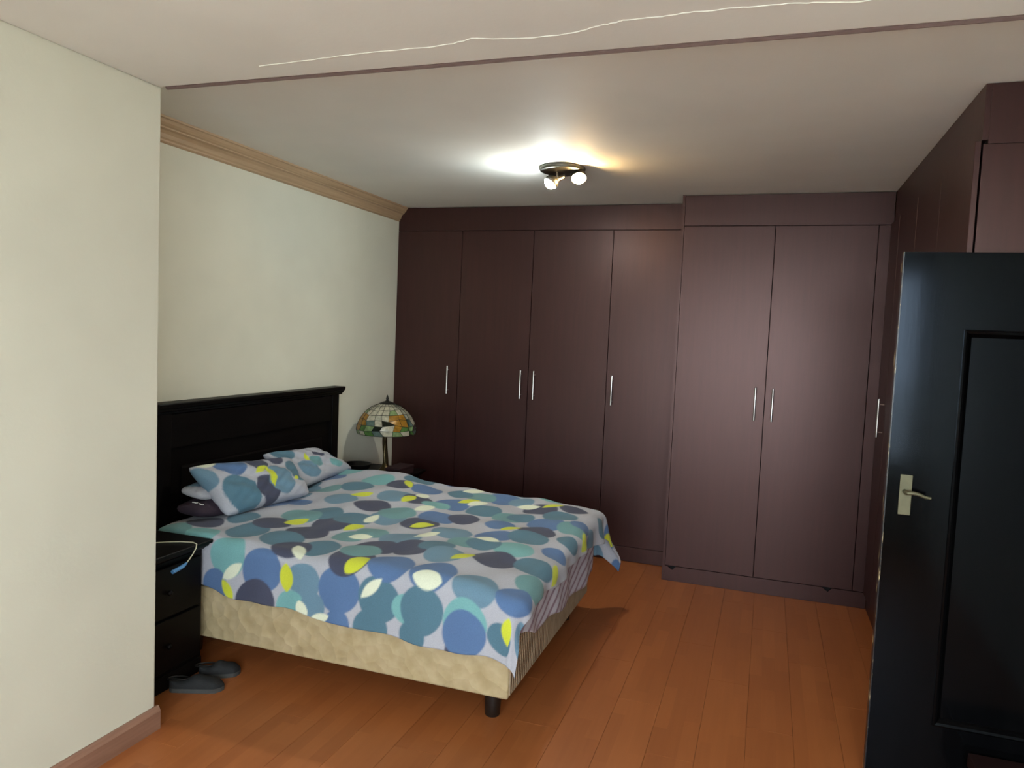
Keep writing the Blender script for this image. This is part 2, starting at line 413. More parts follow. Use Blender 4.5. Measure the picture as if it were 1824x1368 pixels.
for x0, x1, hx in ((0.002, 0.567, 0.490), (0.567, 1.161, 1.107), (1.161, 1.776, 1.214), (1.776, 2.2975, 1.823)):
    d = face_y(wl, 0.0, x0, x1, 0.112, 2.462, 'door'); handle(d, hx, 0.0, 1.168, 1.389, 0, -1)
ws = thing('wardrobe', 'forward-standing mahogany wardrobe with two wide doors, right of the recessed doors', 'wardrobe', (2.95, 0.15, 0), G)
MB().box(X1 + 0.018, X2 - 0.002, -D + 0.019, YF - 0.01, 0.002, H - 0.002).build('body', M['wardgap'], ws)
MB().box(X1, X1 + 0.0175, -D, YF - 0.01, 0.001, H - 0.003).build('side_panel', M['ward'], ws)
face_y(ws, -D, X1 + 0.0175, X2 - 0.002, 2.442, H - 0.003, 'fascia')
# plinth with two chipped triangular notches along its top edge
def tri(x): return [(x + 0.028, 0.104), (x + 0.004, 0.078), (x - 0.034, 0.104)]
pl_ = [(X1 + 0.018, 0.001), (X1 + 0.018, 0.104)] + tri(2.365)[::-1] + tri(3.365)[::-1] + [(X2 - 0.003, 0.104), (X2 - 0.003, 0.001)]
MB().prism(pl_, 'y', -D, -D + 0.018).build('plinth', M['ward'], ws)
for x0, x1, hx in ((X1 + 0.018, 2.903, 2.843), (2.903, 3.512, 2.952)):
    d = face_y(ws, -D, x0, x1, 0.106, 2.442, 'door'); handle(d, hx, -D, 1.164, 1.38, 0, -1)
face_y(ws, -D, 3.512, X2 - 0.002, 0.106, 2.442, 'filler_panel')
wr = thing('wardrobe', 'dark mahogany wardrobe run along the right wall behind the black door', 'wardrobe', (3.9, -1.3, 0), G)
MB().box(X2 + 0.019, XR - 0.002, Y3 + 0.02, -D - 0.003, 0.002, H - 0.002).build('body', M['wardgap'], wr)
MB().box(X2 - 0.001, X2 + 0.018, Y3, -D - 0.003, 2.445, H - 0.003).build('fascia', M['ward'], wr)
MB().box(X2 + 0.004, XR - 0.003, Y3, Y3 + 0.019, 0.002, 2.43).build('end_panel', M['ward'], wr)
MB().box(X2 + 0.0185, XR - 0.003, Y3, Y3 + 0.019, 2.432, H - 0.003).build('end_fascia', M['ward'], wr)
MB().box(X2 + 0.0, X2 + 0.018, Y3 + 0.02, -D - 0.003, 0.002, 0.1).build('plinth', M['ward'], wr)
ys = [-0.325, -0.655, -1.209, -1.763, Y3 + 0.001]
for k, (ya, yb) in enumerate(zip(ys, ys[1:])):
    d = MB().box(X2 - 0.022, X2 - 0.002, yb + 0.0016, ya - 0.0016, 0.105, 2.443, 0.0014, 1).build('door', M['ward'], wr)
    hy = -0.600 if k == 0 else (ya - 0.05 if k % 2 == 0 else yb + 0.05)
    handle(d, X2 - 0.022, hy, 1.145, 1.372, -1, 0)
MB().box(X2 - 0.020, X2 - 0.002, -0.325 + 0.001, -D - 0.0035, 0.105, 2.443).build('filler_panel', M['ward'], wr)

# ------------------------------------------------------------------ the open black door
DW, DT, DHT = 0.82, 0.042, 2.03
dr = bpy.data.objects.new('door_1', None); C.objects.link(dr)
dr['kind'] = 'structure'; dr['label'] = 'open glossy black panelled door on the right'
TH = math.radians(-0.2)
dr.location = (3.359, -2.3915, 0.0); dr.rotation_euler = (0, 0, TH)
def dpart(b, name, mat, parent=None, smooth=False):
    o = b.build(name, mat, None, smooth); o.parent = parent or dr; return o
SW = 0.216
b = MB()                                   # leaf in local coords: x along the width, y thickness, z up
b.box(0.003, SW, 0, DT, 0.006, DHT); b.box(DW - SW, DW, 0, DT, 0.006, DHT)
b.box(SW, DW - SW, 0, DT, 1.752, DHT); b.box(SW, DW - SW, 0, DT, 0.006, 0.267)
dpart(b, 'frame', M['gloss'])
dpart(MB().box(SW - 0.01, DW - SW + 0.01, 0.013, DT - 0.013, 0.257, 1.762), 'panel', M['gloss'])
b = MB()                                   # raised bead round the panel
bead = [(0, 0.013), (0, -0.007), (0.006, -0.010), (0.014, -0.006), (0.022, 0.004), (0.028, 0.013)]
def beadrun(pa, pb, inward):
    vs = []
    for p, q in ((pa, 1), (pb, -1)):
        vs.append([b.bm.verts.new((p[0] + inward[0] * d0 + (0 if inward[0] else q * d0), y0, p[1] + inward[1] * d0 + (0 if inward[1] else q * d0))) for d0, y0 in bead])
    for i in range(len(bead) - 1): b.bm.faces.new((vs[0][i], vs[0][i + 1], vs[1][i + 1], vs[1][i]))
xa, xb, za, zb = SW, DW - SW, 0.267, 1.752
beadrun((xa, za), (xa, zb), (1, 0)); beadrun((xb, za), (xb, zb), (-1, 0)); beadrun((xa, za), (xb, za), (0, 1)); beadrun((xa, zb), (xb, zb), (0, -1))
dpart(b, 'bead', M['gloss'])
dpart(MB().box(-0.001, 0.003, 0.0005, DT - 0.0005, 0.006, DHT), 'worn_edge', M['worn'])['label'] = 'chipped door edge showing bare wood'
hp = dpart(MB().box(0.045, 0.087, -0.005, 0.0, 1.052, 1.204, 0.002), 'handle_plate', M['brass'])
b = MB(); b.tube([(0.063, -0.004, 1.142), (0.063, -0.045, 1.142), (0.067, -0.053, 1.143), (0.085, -0.056, 1.146), (0.105, -0.055, 1.142), (0.125, -0.053, 1.134), (0.143, -0.052, 1.132)], [0.008, 0.008, 0.0078, 0.0075, 0.007, 0.0062, 0.0055], 10)
dpart(b, 'lever', M['brass'], hp, True)
for z in (0.25, 1.75): dpart(MB().tube([(DW + 0.004, 0.0, z), (DW + 0.004, 0.0, z + 0.1)], 0.007, 8), 'hinge', M['brass'])

# low box against the foot of the door
bx = thing('box', 'dark reddish brown low box on the floor against the black door', 'box', (3.9, -2.62, 0))
MB().box(3.698, 4.02, -2.78, -2.426, 0.001, 0.160, 0.003).build('body', M['boxred'], bx)
MB().box(3.692, 4.026, -2.786, -2.420, 0.150, 0.202, 0.006).build('lid', M['boxred'], bx)

# ------------------------------------------------------------------ bed
BX0, BX1, BY0, BY1 = 0.105, 1.968, -2.626, -1.185
bed = thing('bed', 'double bed with beige quilted base and tall black wooden headboard', 'bed', ((BX0 + BX1) / 2, (BY0 + BY1) / 2, 0))
MB().box(BX0, BX1, BY0, BY1, 0.138, 0.385, 0.012, 3).build('base', M['base'], bed, True)
o = MB().box(BX1 - 0.002, BX1 + 0.004, BY0 + 0.016, BY1 - 0.016, 0.152, 0.372, 0.002).build('base_end_panel', M['baserib_shaded'], bed); o['label'] = 'ribbed fabric on the foot end of the base, shade put into its darker colour'
MB().box(BX0, BX1 - 0.008, BY0 + 0.008, BY1 - 0.008, 0.386, 0.595, 0.03, 3).build('mattress', M['mattress'], bed, True)
for x, y in ((1.862, -2.505), (1.862, -1.30), (0.25, -2.505), (0.25, -1.30)):
    MB().lathe([(0, 0.0), (0.030, 0.0), (0.033, 0.004), (0.036, 0.06), (0.041, 0.12), (0.041, 0.1375), (0, 0.1375)], x, y, 20).build('foot', M['footblk'], bed, True)
# headboard
hb_ = MB().box(0.012, 0.040, -2.565, -0.935, 0.30, 1.19).build('headboard', M['black'], bed)
def hpart(name, *a, bevel=0.004): MB().box(*a, bevel).build(name, M['black'], hb_)
hpart('stile', 0.012, 0.068, -2.570, -2.490, 0.001, 1.19); hpart('stile', 0.012, 0.068, -1.010, -0.930, 0.001, 1.19)
hpart('frieze_rail', 0.030, 0.062, -2.490, -1.010, 1.01, 1.185)
hpart('bottom_rail', 0.030, 0.062, -2.490, -1.010, 0.35, 0.62)
hpart('inner_panel', 0.030, 0.052, -2.40, -1.10, 0.64, 0.905, bevel=0.012)
capp = [(0.010, 1.190), (0.072, 1.190), (0.076, 1.200), (0.084, 1.206), (0.088, 1.216), (0.098, 1.222), (0.100, 1.240), (0.096, 1.246), (0.010, 1.246)]
MB().prism(capp, 'y', -2.602, -0.902).build('cap_moulding', M['black'], hb_)

# ------------------------------------------------------------------ circle-printed bed linen
COL = {'bg': (0.40, 0.41, 0.455), 'blue': (0.092, 0.165, 0.315), 'slate': (0.085, 0.175, 0.235), 'navy': (0.060, 0.066, 0.105), 'aqua': (0.170, 0.38, 0.385),
       'steel': (0.135, 0.235, 0.315), 'lime': (0.55, 0.60, 0.045), 'cream': (0.68, 0.72, 0.56), 'sea': (0.135, 0.275, 0.285)}
def paint(u, v, circles, lenses, soft=0.004):
    """flat print: discs in sheet coordinates, then lens shapes where two discs cross"""
    out = np.empty(u.shape + (3,)); out[...] = COL['bg']
    def msk(cx, cy, r): return np.clip((r - np.hypot(u - cx, v - cy)) / soft + 0.5, 0, 1)[..., None]
    for cx, cy, r, c in circles:
        m = msk(cx, cy, r); out = out * (1 - m) + np.array(COL[c]) * m
    for cx, cy, r, cx2, cy2, r2, c in lenses:
        m = msk(cx, cy, r) * msk(cx2, cy2, r2); out = out * (1 - m) + np.array(COL[c]) * m
    return out
def lens_pair(s, t, hl, hw, ang, col):
    R_ = (hl * hl + hw * hw) / (2 * hw); o = R_ - hw; nx, ny = -math.sin(ang) * o, math.cos(ang) * o
    return (s + nx, t + ny, R_, s - nx, t - ny, R_, col)
def auto_print(seed, u0, u1, v0, v1, step=0.155):
    """discs on a loose grid with crossings picked out in lime and cream, like the fabric"""
    r_ = random.Random(seed); cs = []; ls = []
    ny = int((v1 - v0) / (step * 0.92)) + 2; nx = int((u1 - u0) / step) + 2
    for j in range(ny):
        for i in range(nx):
            cx = u0 + (i + 0.5 * (j % 2)) * step + r_.uniform(-.035, .035); cy = v0 + j * step * 0.92 + r_.uniform(-.03, .03)
            if r_.random() < 0.10: continue
            cs.append((cx, cy, r_.uniform(0.074, 0.104), r_.choice(['blue', 'blue', 'slate', 'slate', 'navy', 'aqua', 'steel', 'sea', 'steel'])))
    for a in range(len(cs)):
        for b_ in range(a):
            d = math.hypot(cs[a][0] - cs[b_][0], cs[a][1] - cs[b_][1])
            if 0.09 < d < 0.93 * (cs[a][2] + cs[b_][2]) and r_.random() < 0.45:
                ls.append(cs[a][:3] + cs[b_][:3] + (r_.choice(['lime', 'cream', 'lime']),))
    return cs, ls
def grid_mesh(name, P, col, mat, uv=None):
    n, m = P.shape[:2]; me = bpy.data.meshes.new(name)
    idx = np.arange(n * m).reshape(n, m)
    q = np.stack([idx[:-1, :-1], idx[1:, :-1], idx[1:, 1:], idx[:-1, 1:]], -1).reshape(-1, 4)
    me.vertices.add(n * m); me.vertices.foreach_set('co', P.reshape(-1).astype(np.float32))
    me.loops.add(q.size); me.loops.foreach_set('vertex_index', q.reshape(-1).astype(np.int32))
    me.polygons.add(len(q)); me.polygons.foreach_set('loop_start', np.arange(0, q.size, 4, dtype=np.int32))
    me.polygons.foreach_set('use_smooth', np.ones(len(q), dtype=bool)); me.update(calc_edges=True)
    if col is not None:
        at = me.color_attributes.new('print', 'FLOAT_COLOR', 'POINT')
        at.data.foreach_set('color', np.concatenate([col.reshape(-1, 3), np.ones((n * m, 1))], 1).reshape(-1).astype(np.float32))
    if uv is not None:
        ul = me.uv_layers.new(name='UVMap'); ul.data.foreach_set('uv', uv.reshape(-1, 2)[q.reshape(-1)].reshape(-1).astype(np.float32))
    me.validate(); return me

#--DUVET-BEGIN
def duvet_surface(s, t):
    """s runs from the head (0) to the foot hem, t from the near hem to the far hem, in metres of cloth"""
    SE = 1.845                                   # cloth used on top, head to foot edge
    WT = 1.455                                   # width of the top
    x0, ya = 0.135, -2.625
    a = np.maximum(0, s - SE)
    bn = np.maximum(0, -t); bf = np.maximum(0, t - WT)
    bb = bn + bf; sgn = np.where(bn > 0, -1.0, 1.0)
    d = np.hypot(a, bb) + 1e-9
    R = 0.062
    hor = np.where(d < R * math.pi / 2, R * np.sin(np.minimum(d / R, math.pi / 2)), R)
    drop = np.where(d < R * math.pi / 2, R * (1 - np.cos(np.minimum(d / R, math.pi / 2))), R + (d - R * math.pi / 2))
    ca, cb = a / d, bb / d
    far = np.clip(t / WT, 0, 1)
    flare = drop * (0.05 + 0.30 * far * ca * cb * 2 + 0.05 * far)
    # hanging folds
    fold = np.clip(drop / 0.25, 0, 1) * (0.006 * np.sin(s * 13 + 1.0) + 0.004 * np.sin(s * 31)) * cb + np.clip(drop / 0.15, 0, 1) * (0.017 * np.sin(t * 15 + 0.6) + 0.009 * np.sin(t * 33 + 2)) * ca
    hor = (hor + flare + fold) * (1 - 0.42 * np.exp(-(s / 0.42) ** 4))
    x = x0 + np.minimum(s, SE) + ca * hor
    y = ya + np.clip(t, 0, WT) + sgn * cb * hor
    top = 0.632 + 0.030 * far + 0.055 * far ** 2 * np.exp(-((s - 0.45) / 0.42) ** 2) + 0.018 * np.exp(-((s - 0.5) / 0.5) ** 2)
    top = top + 0.010 * np.sin(s * 5.1 + 0.8) * np.sin(t * 4.3 + 0.4) + 0.005 * np.sin(s * 13 + t * 9) + 0.0035 * np.sin(s * 27 - t * 14)
    top = top - 0.03 * (1 - 0.6 * far) * np.clip((s - 1.55) / 0.3, 0, 1) ** 2
    # puffy inner sag towards the border
    z = top - drop + 0.004 * np.sin(t * 22 + s * 6) * np.clip(1 - drop / 0.1, 0, 1)
    return x, y, z
def duvet_grid(ns, nt):
    u = np.linspace(0, 1, ns)[:, None]; v = np.linspace(0, 1, nt)[None, :]
    # hem outline: overhangs change along the edges
    WT = 1.455
    send = 1.962 + 0.072 * np.clip((v - 0.3) / 0.5, 0, 1) + 0.050 * np.exp(-(v / 0.10) ** 2) + 0.090 * np.exp(-((1 - v) / 0.14) ** 2) + 0.010 * np.sin(v * 19)
    s = u * send
    tn = 0.295 + 0.033 * np.clip((s - 0.25) / 1.75, 0, 1) - 0.15 * np.exp(-(s / 0.24) ** 2) + 0.003 * np.sin(s * 9)
    tf = 0.34 + 0 * s
    t = -tn + (WT + tn + tf) * v
    return s, t
#--DUVET-END
s_, t_ = duvet_grid(350, 360)
x_, y_, z_ = duvet_surface(s_, t_)
# discs and crossings of the print: (s, t, radius, colour) and (s, t, half length, half width, angle, colour)
DCIRC = [(0.446, -0.101, 0.105, 'aqua'), (0.648, -0.146, 0.105, 'blue'), (0.871, -0.152, 0.086, 'steel'), (0.617, -0.295, 0.105, 'navy'), (1.055, -0.157, 0.104, 'blue'), (1.072, 0.008, 0.105, 'navy'), 
         (1.252, -0.17, 0.101, 'slate'), (1.264, 0.017, 0.105, 'blue'), (1.472, 0.006, 0.105, 'blue'), (1.68, -0.032, 0.1, 'steel'), (1.379, -0.185, 0.064, 'aqua'), (1.457, -0.176, 0.101, 'slate'), 
         (1.655, -0.199, 0.098, 'aqua'), (1.861, -0.023, 0.089, 'blue'), (1.82, -0.224, 0.067, 'slate'), (0.813, -0.297, 0.083, 'aqua'), (0.929, -0.252, 0.06, 'steel'), (1.055, -0.304, 0.061, 'blue'), 
         (1.216, -0.303, 0.085, 'slate'), (1.419, -0.29, 0.063, 'slate'), (1.621, -0.318, 0.049, 'navy'), (0.381, -0.254, 0.08, 'blue'), (1.654, -0.246, 0.097, 'blue'), (0.421, 0.12, 0.105, 'slate'), 
         (0.448, 0.27, 0.094, 'navy'), (0.666, 0.26, 0.105, 'navy'), (0.634, 0.1, 0.105, 'slate'), (0.859, 0.078, 0.097, 'slate'), (0.744, 0.02, 0.092, 'navy'), (0.706, 0.421, 0.105, 'navy'), 
         (0.958, 0.39, 0.082, 'sea'), (1.125, 0.368, 0.105, 'steel'), (1.085, 0.202, 0.103, 'navy'), (1.253, 0.257, 0.105, 'navy'), (1.345, 0.317, 0.089, 'slate'), (1.054, 0.113, 0.095, 'sea'), 
         (0.885, 0.283, 0.082, 'sea'), (1.096, 0.642, 0.105, 'navy'), (1.311, 0.571, 0.105, 'steel'), (0.757, 0.54, 0.103, 'slate'), (0.73, 0.788, 0.104, 'navy'), (0.569, 0.551, 0.105, 'slate'), 
         (0.902, 0.654, 0.101, 'steel'), (1.08, 1.092, 0.105, 'blue'), (0.493, 0.461, 0.105, 'sea'), (0.519, 0.802, 0.095, 'steel'), (0.907, 0.748, 0.104, 'sea'), (1.123, 0.8, 0.105, 'blue'), 
         (1.291, 1.069, 0.105, 'slate'), (1.254, 0.865, 0.088, 'navy'), (1.304, 1.367, 0.105, 'blue'), (1.464, 1.01, 0.096, 'sea'), (1.525, 1.038, 0.079, 'slate'), (1.69, 0.973, 0.104, 'blue'), 
         (1.687, 0.814, 0.101, 'navy'), (1.754, 1.335, 0.085, 'navy'), (1.855, 0.966, 0.098, 'sea'), (1.518, 0.624, 0.099, 'blue'), (1.428, 0.452, 0.084, 'sea'), (1.683, 0.684, 0.105, 'slate'), 
         (1.679, 0.465, 0.099, 'aqua'), (1.521, 0.476, 0.088, 'slate'), (1.647, 0.292, 0.105, 'navy'), (1.829, 0.324, 0.097, 'slate'), (1.858, 0.571, 0.069, 'blue'), (1.881, 0.766, 0.071, 'slate'), 
         (1.723, 1.145, 0.1, 'slate'), (1.432, 0.21, 0.097, 'steel'), (0.757, 1.004, 0.105, 'steel'), (0.847, 1.248, 0.098, 'blue'), (0.497, 1.267, 0.105, 'aqua'), (0.671, 1.229, 0.085, 'navy'), 
         (1.172, 1.322, 0.096, 'sea'), (1.426, 1.347, 0.078, 'steel'), (1.872, 1.054, 0.065, 'blue'), (1.959, 1.33, 0.06, 'slate'), (2.107, 1.795, 0.076, 'blue'), (1.98, 1.118, 0.069, 'steel'), 
         (0.141, 0.146, 0.09, 'navy'), (0.25, -0.007, 0.087, 'aqua'), (0.461, 1.082, 0.1, 'slate'), (0.902, 1.018, 0.09, 'navy'), (1.043, 1.314, 0.08, 'slate'), (1.016, 1.014, 0.083, 'aqua')]
DLENS = [(0.483, -0.171, 0.071, 0.026, 0.69, 'cream'), (0.78, -0.159, 0.07, 0.036, 1.61, 'lime'), (1.115, -0.025, 0.064, 0.048, 1.01, 'lime'), (1.213, -0.128, 0.079, 0.022, 0.82, 'cream'), 
         (1.467, -0.047, 0.085, 0.043, -0.13, 'cream'), (1.849, -0.182, 0.061, 0.033, 1.57, 'lime'), (0.871, -0.293, 0.042, 0.031, -1.14, 'cream'), (0.963, -0.304, 0.058, 0.024, 0.49, 'cream'), 
         (0.462, -0.258, 0.052, 0.027, -0.79, 'lime'), (1.924, 0.401, 0.085, 0.025, 1.95, 'lime'), (2.055, 1.529, 0.085, 0.048, 1.48, 'lime'), (0.796, 0.004, 0.085, 0.031, -0.89, 'cream'), 
         (1.516, 0.228, 0.079, 0.048, 1.08, 'lime'), (0.528, 0.367, 0.077, 0.042, 1.15, 'lime'), (0.836, 0.419, 0.068, 0.035, 1.2, 'lime'), (1.129, 0.602, 0.067, 0.044, 0.77, 'lime'), 
         (1.224, 0.462, 0.073, 0.048, 0.9, 'cream'), (1.515, 0.542, 0.07, 0.048, -0.19, 'cream'), (1.556, 0.783, 0.064, 0.048, 0.76, 'lime'), (1.63, 1.327, 0.07, 0.048, 0.65, 'lime'), 
         (1.152, 1.187, 0.079, 0.048, 0.79, 'lime'), (1.21, 1.181, 0.081, 0.044, 0.92, 'cream'), (1.492, 1.281, 0.085, 0.04, 0.27, 'cream'), (0.854, 0.989, 0.066, 0.034, 1.39, 'lime'), 
         (0.885, 1.107, 0.046, 0.035, 1.06, 'cream'), (0.577, 0.935, 0.076, 0.048, 0.9, 'lime'), (1.004, 0.891, 0.085, 0.034, 1.08, 'cream'), (0.838, 0.59, 0.071, 0.029, 1.53, 'cream'), 
         (0.713, 1.263, 0.085, 0.025, -0.91, 'lime'), (0.941, 0.301, 0.059, 0.041, 0.55, 'cream'), (1.943, 0.93, 0.072, 0.032, 1.98, 'lime'), 
         (1.088, 1.42, 0.079, 0.03, 0.62, 'cream')]
AC, AL = auto_print(11, 0.0, 2.1, -0.45, 1.9)
DCIRC = [c for c in AC if min(math.hypot(c[0] - k[0], c[1] - k[1]) for k in DCIRC) > 0.165] + DCIRC
DLENS = [lens_pair(l[0], l[1], min(l[2], 0.072), min(l[3], 0.033 if l[1] > 0.1 else 0.045), l[4], l[5]) for l in DLENS]
dcol = paint(s_, t_, DCIRC, DLENS, 0.006)
me = grid_mesh('duvet', np.stack([x_, y_, z_], -1), dcol, M['print'])
du = link('duvet', me, M['print'])
so = du.modifiers.new('thickness', 'SOLIDIFY'); so.thickness = 0.010; so.offset = -1
tag(du, 'grey duvet printed with blue, aqua and lime circles spread over the bed', 'duvet')

# striped sheet showing under the duvet at the foot
nv, nz = 120, 24
tv = np.linspace(0, 1, nv)[:, None]; tz = np.linspace(0, 1, nz)[None, :]
yy = -2.632 + 1.46 * tv + 0 * tz
low = 0.435 - 0.105 * np.clip(tv / 0.22, 0, 1) ** 0.8 - 0.06 * np.clip((tv - 0.25) / 0.4, 0, 1) + 0.012 * np.sin(tv * 21)
zz = 0.585 + (low - 0.585) * tz
xx = 1.984 + 0.012 * tz + 0.010 * np.sin(yy * 11 - zz * 6) * tz + 0.002 * np.sin(yy * 31 + 1)
uvs = np.stack([(-0.371 * yy + 0.928 * zz) * 5.6 + 0.12 * np.sin(yy * 5), zz], -1)
me = grid_mesh('sheet', np.stack([xx, yy, zz], -1), None, M['stripe'], uvs)
sh = link('sheet', me, M['stripe']); so = sh.modifiers.new('thickness', 'SOLIDIFY'); so.thickness = 0.003; so.offset = -1
tag(sh, 'pale purple striped sheet hanging below the duvet at the bed foot', 'sheet')

def pillow(name, corners, thick, mat, label, printseed=None, circles=None, lenses=None, n=(84, 60), group='pillows on the bed', pull=0.075, rnd=0.045):
    TL, TR, BR, BL = [np.array(c, float) for c in corners]
    u = np.linspace(-1, 1, n[0])[:, None]; v = np.linspace(-1, 1, n[1])[None, :]
    uu = u * (1 - pull * (1 - v ** 2)) * (1 - rnd * v ** 6); vv = v * (1 - pull * 1.1 * (1 - u ** 2)) * (1 - rnd * 1.6 * u ** 6)
    a = (uu + 1) / 2; b_ = (vv + 1) / 2
    P0 = (TL * ((1 - a) * b_)[..., None] + TR * (a * b_)[..., None] + BR * (a * (1 - b_))[..., None] + BL * ((1 - a) * (1 - b_))[..., None])
    nrm = np.cross(TR - TL, TL - BL); nrm /= np.linalg.norm(nrm); nrm = nrm if nrm[0] + nrm[2] * .5 > 0 else -nrm
    prof = np.sqrt(np.clip(1 - np.abs(u) ** 2.6, 0, 1) * np.clip(1 - np.abs(v) ** 2.6, 0, 1)) ** 0.8
    wr_ = (0.09 * np.sin(u * 5 + v * 4) + 0.07 * np.sin(u * 3 - v * 8 + 1) + 0.05 * np.sin(u * 13 + v * 10) + 0.03 * np.sin(u * 23 - v * 17)) * prof
    F = P0 + nrm * (thick / 2 * (prof + wr_))[..., None]; Bk = P0 - nrm * (thick / 2 * prof)[..., None]
    lu = np.linalg.norm(TR - TL); lv = np.linalg.norm(TL - BL)
    col = None
    if mat is M['print']:
        if circles is None: circles, lenses = auto_print(printseed, -0.1, lu + 0.1, -0.1, lv + 0.1)
        col = paint(a * lu, b_ * lv, circles, lenses, 0.006)
    mf = grid_mesh(name, F, col, mat); mb = grid_mesh(name, Bk, col, mat)
    bm = bmesh.new(); bm.from_mesh(mf); bm.from_mesh(mb); bmesh.ops.remove_doubles(bm, verts=bm.verts, dist=1e-5)
    bmesh.ops.recalc_face_normals(bm, faces=bm.faces); me = bpy.data.meshes.new(name); bm.to_mesh(me); bm.free()
    bpy.data.meshes.remove(mf); bpy.data.meshes.remove(mb)
    for p in me.polygons: p.use_smooth = True
    o = link(name, me, mat); tag(o, label, 'pillow', group); return o
PA = [(0.150, -2.490, 0.928), (0.215, -1.70, 0.866), (0.445, -1.81, 0.682), (0.350, -2.405, 0.668)]
PB = [(0.115, -1.850, 0.900), (0.150, -1.337, 0.866), (0.290, -1.080, 0.705), (0.330, -1.74, 0.690)]
pillow('pillow', PA, 0.16, M['print'], 'circle-printed pillow propped on the headboard nearest the jutting wall',
       circles=[(0.17, 0.10, 0.118, 'slate'), (0.22, 0.31, 0.100, 'blue'), (0.37, 0.09, 0.090, 'navy'), (0.515, 0.14, 0.105, 'steel'), (0.41, 0.30, 0.085, 'navy'), (0.59, 0.33, 0.075, 'navy'), (0.71, 0.19, 0.090, 'slate'), (0.02, 0.24, 0.07, 'steel')],
       lenses=[lens_pair(0.445, 0.17, 0.075, 0.026, 1.50, 'lime'), lens_pair(0.395, 0.225, 0.055, 0.020, 0.35, 'lime'), lens_pair(0.11, 0.325, 0.065, 0.026, 0.1, 'cream'), lens_pair(0.66, 0.13, 0.03, 0.014, 0.3, 'lime')])
pillow('pillow', PB, 0.13, M['print'], 'circle-printed pillow propped on the headboard nearest the lamp',
       circles=[(0.10, 0.27, 0.065, 'slate'), (0.14, 0.10, 0.070, 'steel'), (0.33, 0.20, 0.036, 'navy'), (0.38, 0.09, 0.045, 'aqua'), (0.24, 0.14, 0.045, 'sea'), (0.49, 0.16, 0.045, 'slate'), (0.20, 0.33, 0.05, 'navy')],
       lenses=[lens_pair(0.03, 0.345, 0.06, 0.024, 0.2, 'cream'), lens_pair(0.40, 0.33, 0.05, 0.02, 0.2, 'sea'), lens_pair(0.21, 0.19, 0.035, 0.014, 1.2, 'lime')])
pillow('pillow', [(0.105, -2.50, 0.806), (0.105, -1.86, 0.790), (0.27, -1.86, 0.750), (0.255, -2.46, 0.766)], 0.085, M['print'], 'grey printed pillow squeezed between the propped pillow and the purple one',
       circles=[(0.09, 0.13, 0.05, 'steel'), (0.25, 0.08, 0.08, 'slate')], lenses=[], pull=0.0, rnd=0.10)
pp = pillow('pillow', [(0.108, -2.535, 0.716), (0.108, -1.86, 0.712), (0.31, -1.86, 0.695), (0.300, -2.50, 0.696)], 0.10, M['purple'], 'dark purple pillow lying flat under the printed pillows', pull=0.0, rnd=0.09)
# small white stitched mark on its front edge
from mathutils.bvhtree import BVHTree
tree = BVHTree.FromPolygons([v.co + pp.location for v in pp.data.vertices], [tuple(p.vertices) for p in pp.data.polygons])
for run in ([(0.185, -2.470), (0.195, -2.466), (0.206, -2.468), (0.216, -2.464)], [(0.226, -2.466), (0.240, -2.466), (0.250, -2.462)]):
    pts = []
    for x, y in run:
        h = tree.ray_cast(Vector((x, y, 1.2)), Vector((0, 0, -1)))[0]
        if h is not None: pts.append(h + Vector((0, 0, 0.001)))
    if len(pts) > 1: MB().tube(pts, 0.0035, 6).build('stitched_mark', M['white'], pp, True)

# ------------------------------------------------------------------ nightstands
def nightstand(x1, y0, y1, top, label, over=0.035):
    r = thing('nightstand', label, 'nightstand', (x1 / 2, (y0 + y1) / 2, 0), 'black nightstands beside the bed')
    MB().box(0.02, x1 - 0.02, y0 + 0.004, y1 - 0.004, 0.06, top - 0.035, 0.003).build('body', M['black'], r)
    MB().box(0.02, x1 - 0.012, y0 + 0.006, y1 - 0.006, 0.001, 0.075, 0.003).build('plinth', M['black'], r)
    tp = [(0.012, top - 0.05), (x1 - 0.015, top - 0.05), (x1 - 0.005, top - 0.040), (x1 + 0.010, top - 0.034), (x1 + 0.016, top - 0.022), (x1 + 0.034, top - 0.016), (x1 + 0.036, top - 0.003), (x1 + 0.033, top), (0.012, top)]
    MB().prism(tp, 'y', y0 - 0.005, y1 + 0.005).build('top', M['black'], r)
    zz = [0.09, (top - 0.06) * 0.5 + 0.045, top - 0.065]
    for z0, z1 in zip(zz, zz[1:]):
        d = MB().box(x1 - 0.02, x1, y0 + 0.03, y1 - 0.03, z0 + 0.006, z1 - 0.006, 0.005).build('drawer', M['black'], r)
        MB().sphere((x1 + 0.014, (y0 + y1) / 2, (z0 + z1) / 2), 0.013, 2).build('knob', M['black'], d, True)
    return r
nightstand(0.455, -3.150, -2.676, 0.642, 'black wooden nightstand between the jutting wall and the bed')
nightstand(0.440, -0.875, -0.330, 0.600, 'black wooden nightstand under the stained glass lamp')

# charging cable lying over the near nightstand, blue plug hanging in front
cb_ = thing('charging_cable', 'ivory charging cable with blue plug over the near nightstand edge', 'cable', (0.45, -2.85, 0.642))
cp_ = [(0.300, -2.86, 0.6455), (0.345, -2.815, 0.6455), (0.40, -2.78, 0.6455), (0.455, -2.762, 0.6455), (0.488, -2.775, 0.645), (0.496, -2.787, 0.630), (0.497, -2.81, 0.606), (0.497, -2.845, 0.578)]
MB().tube(cp_, 0.0026, 8).build('cord', M['ivory'], cb_, True)
MB().tube([(0.497, -2.845, 0.578), (0.497, -2.862, 0.571), (0.497, -2.885, 0.566), (0.497, -2.93, 0.560)], [0.0045, 0.008, 0.009, 0.009], 8).build('plug', M['blue'], cb_, True)

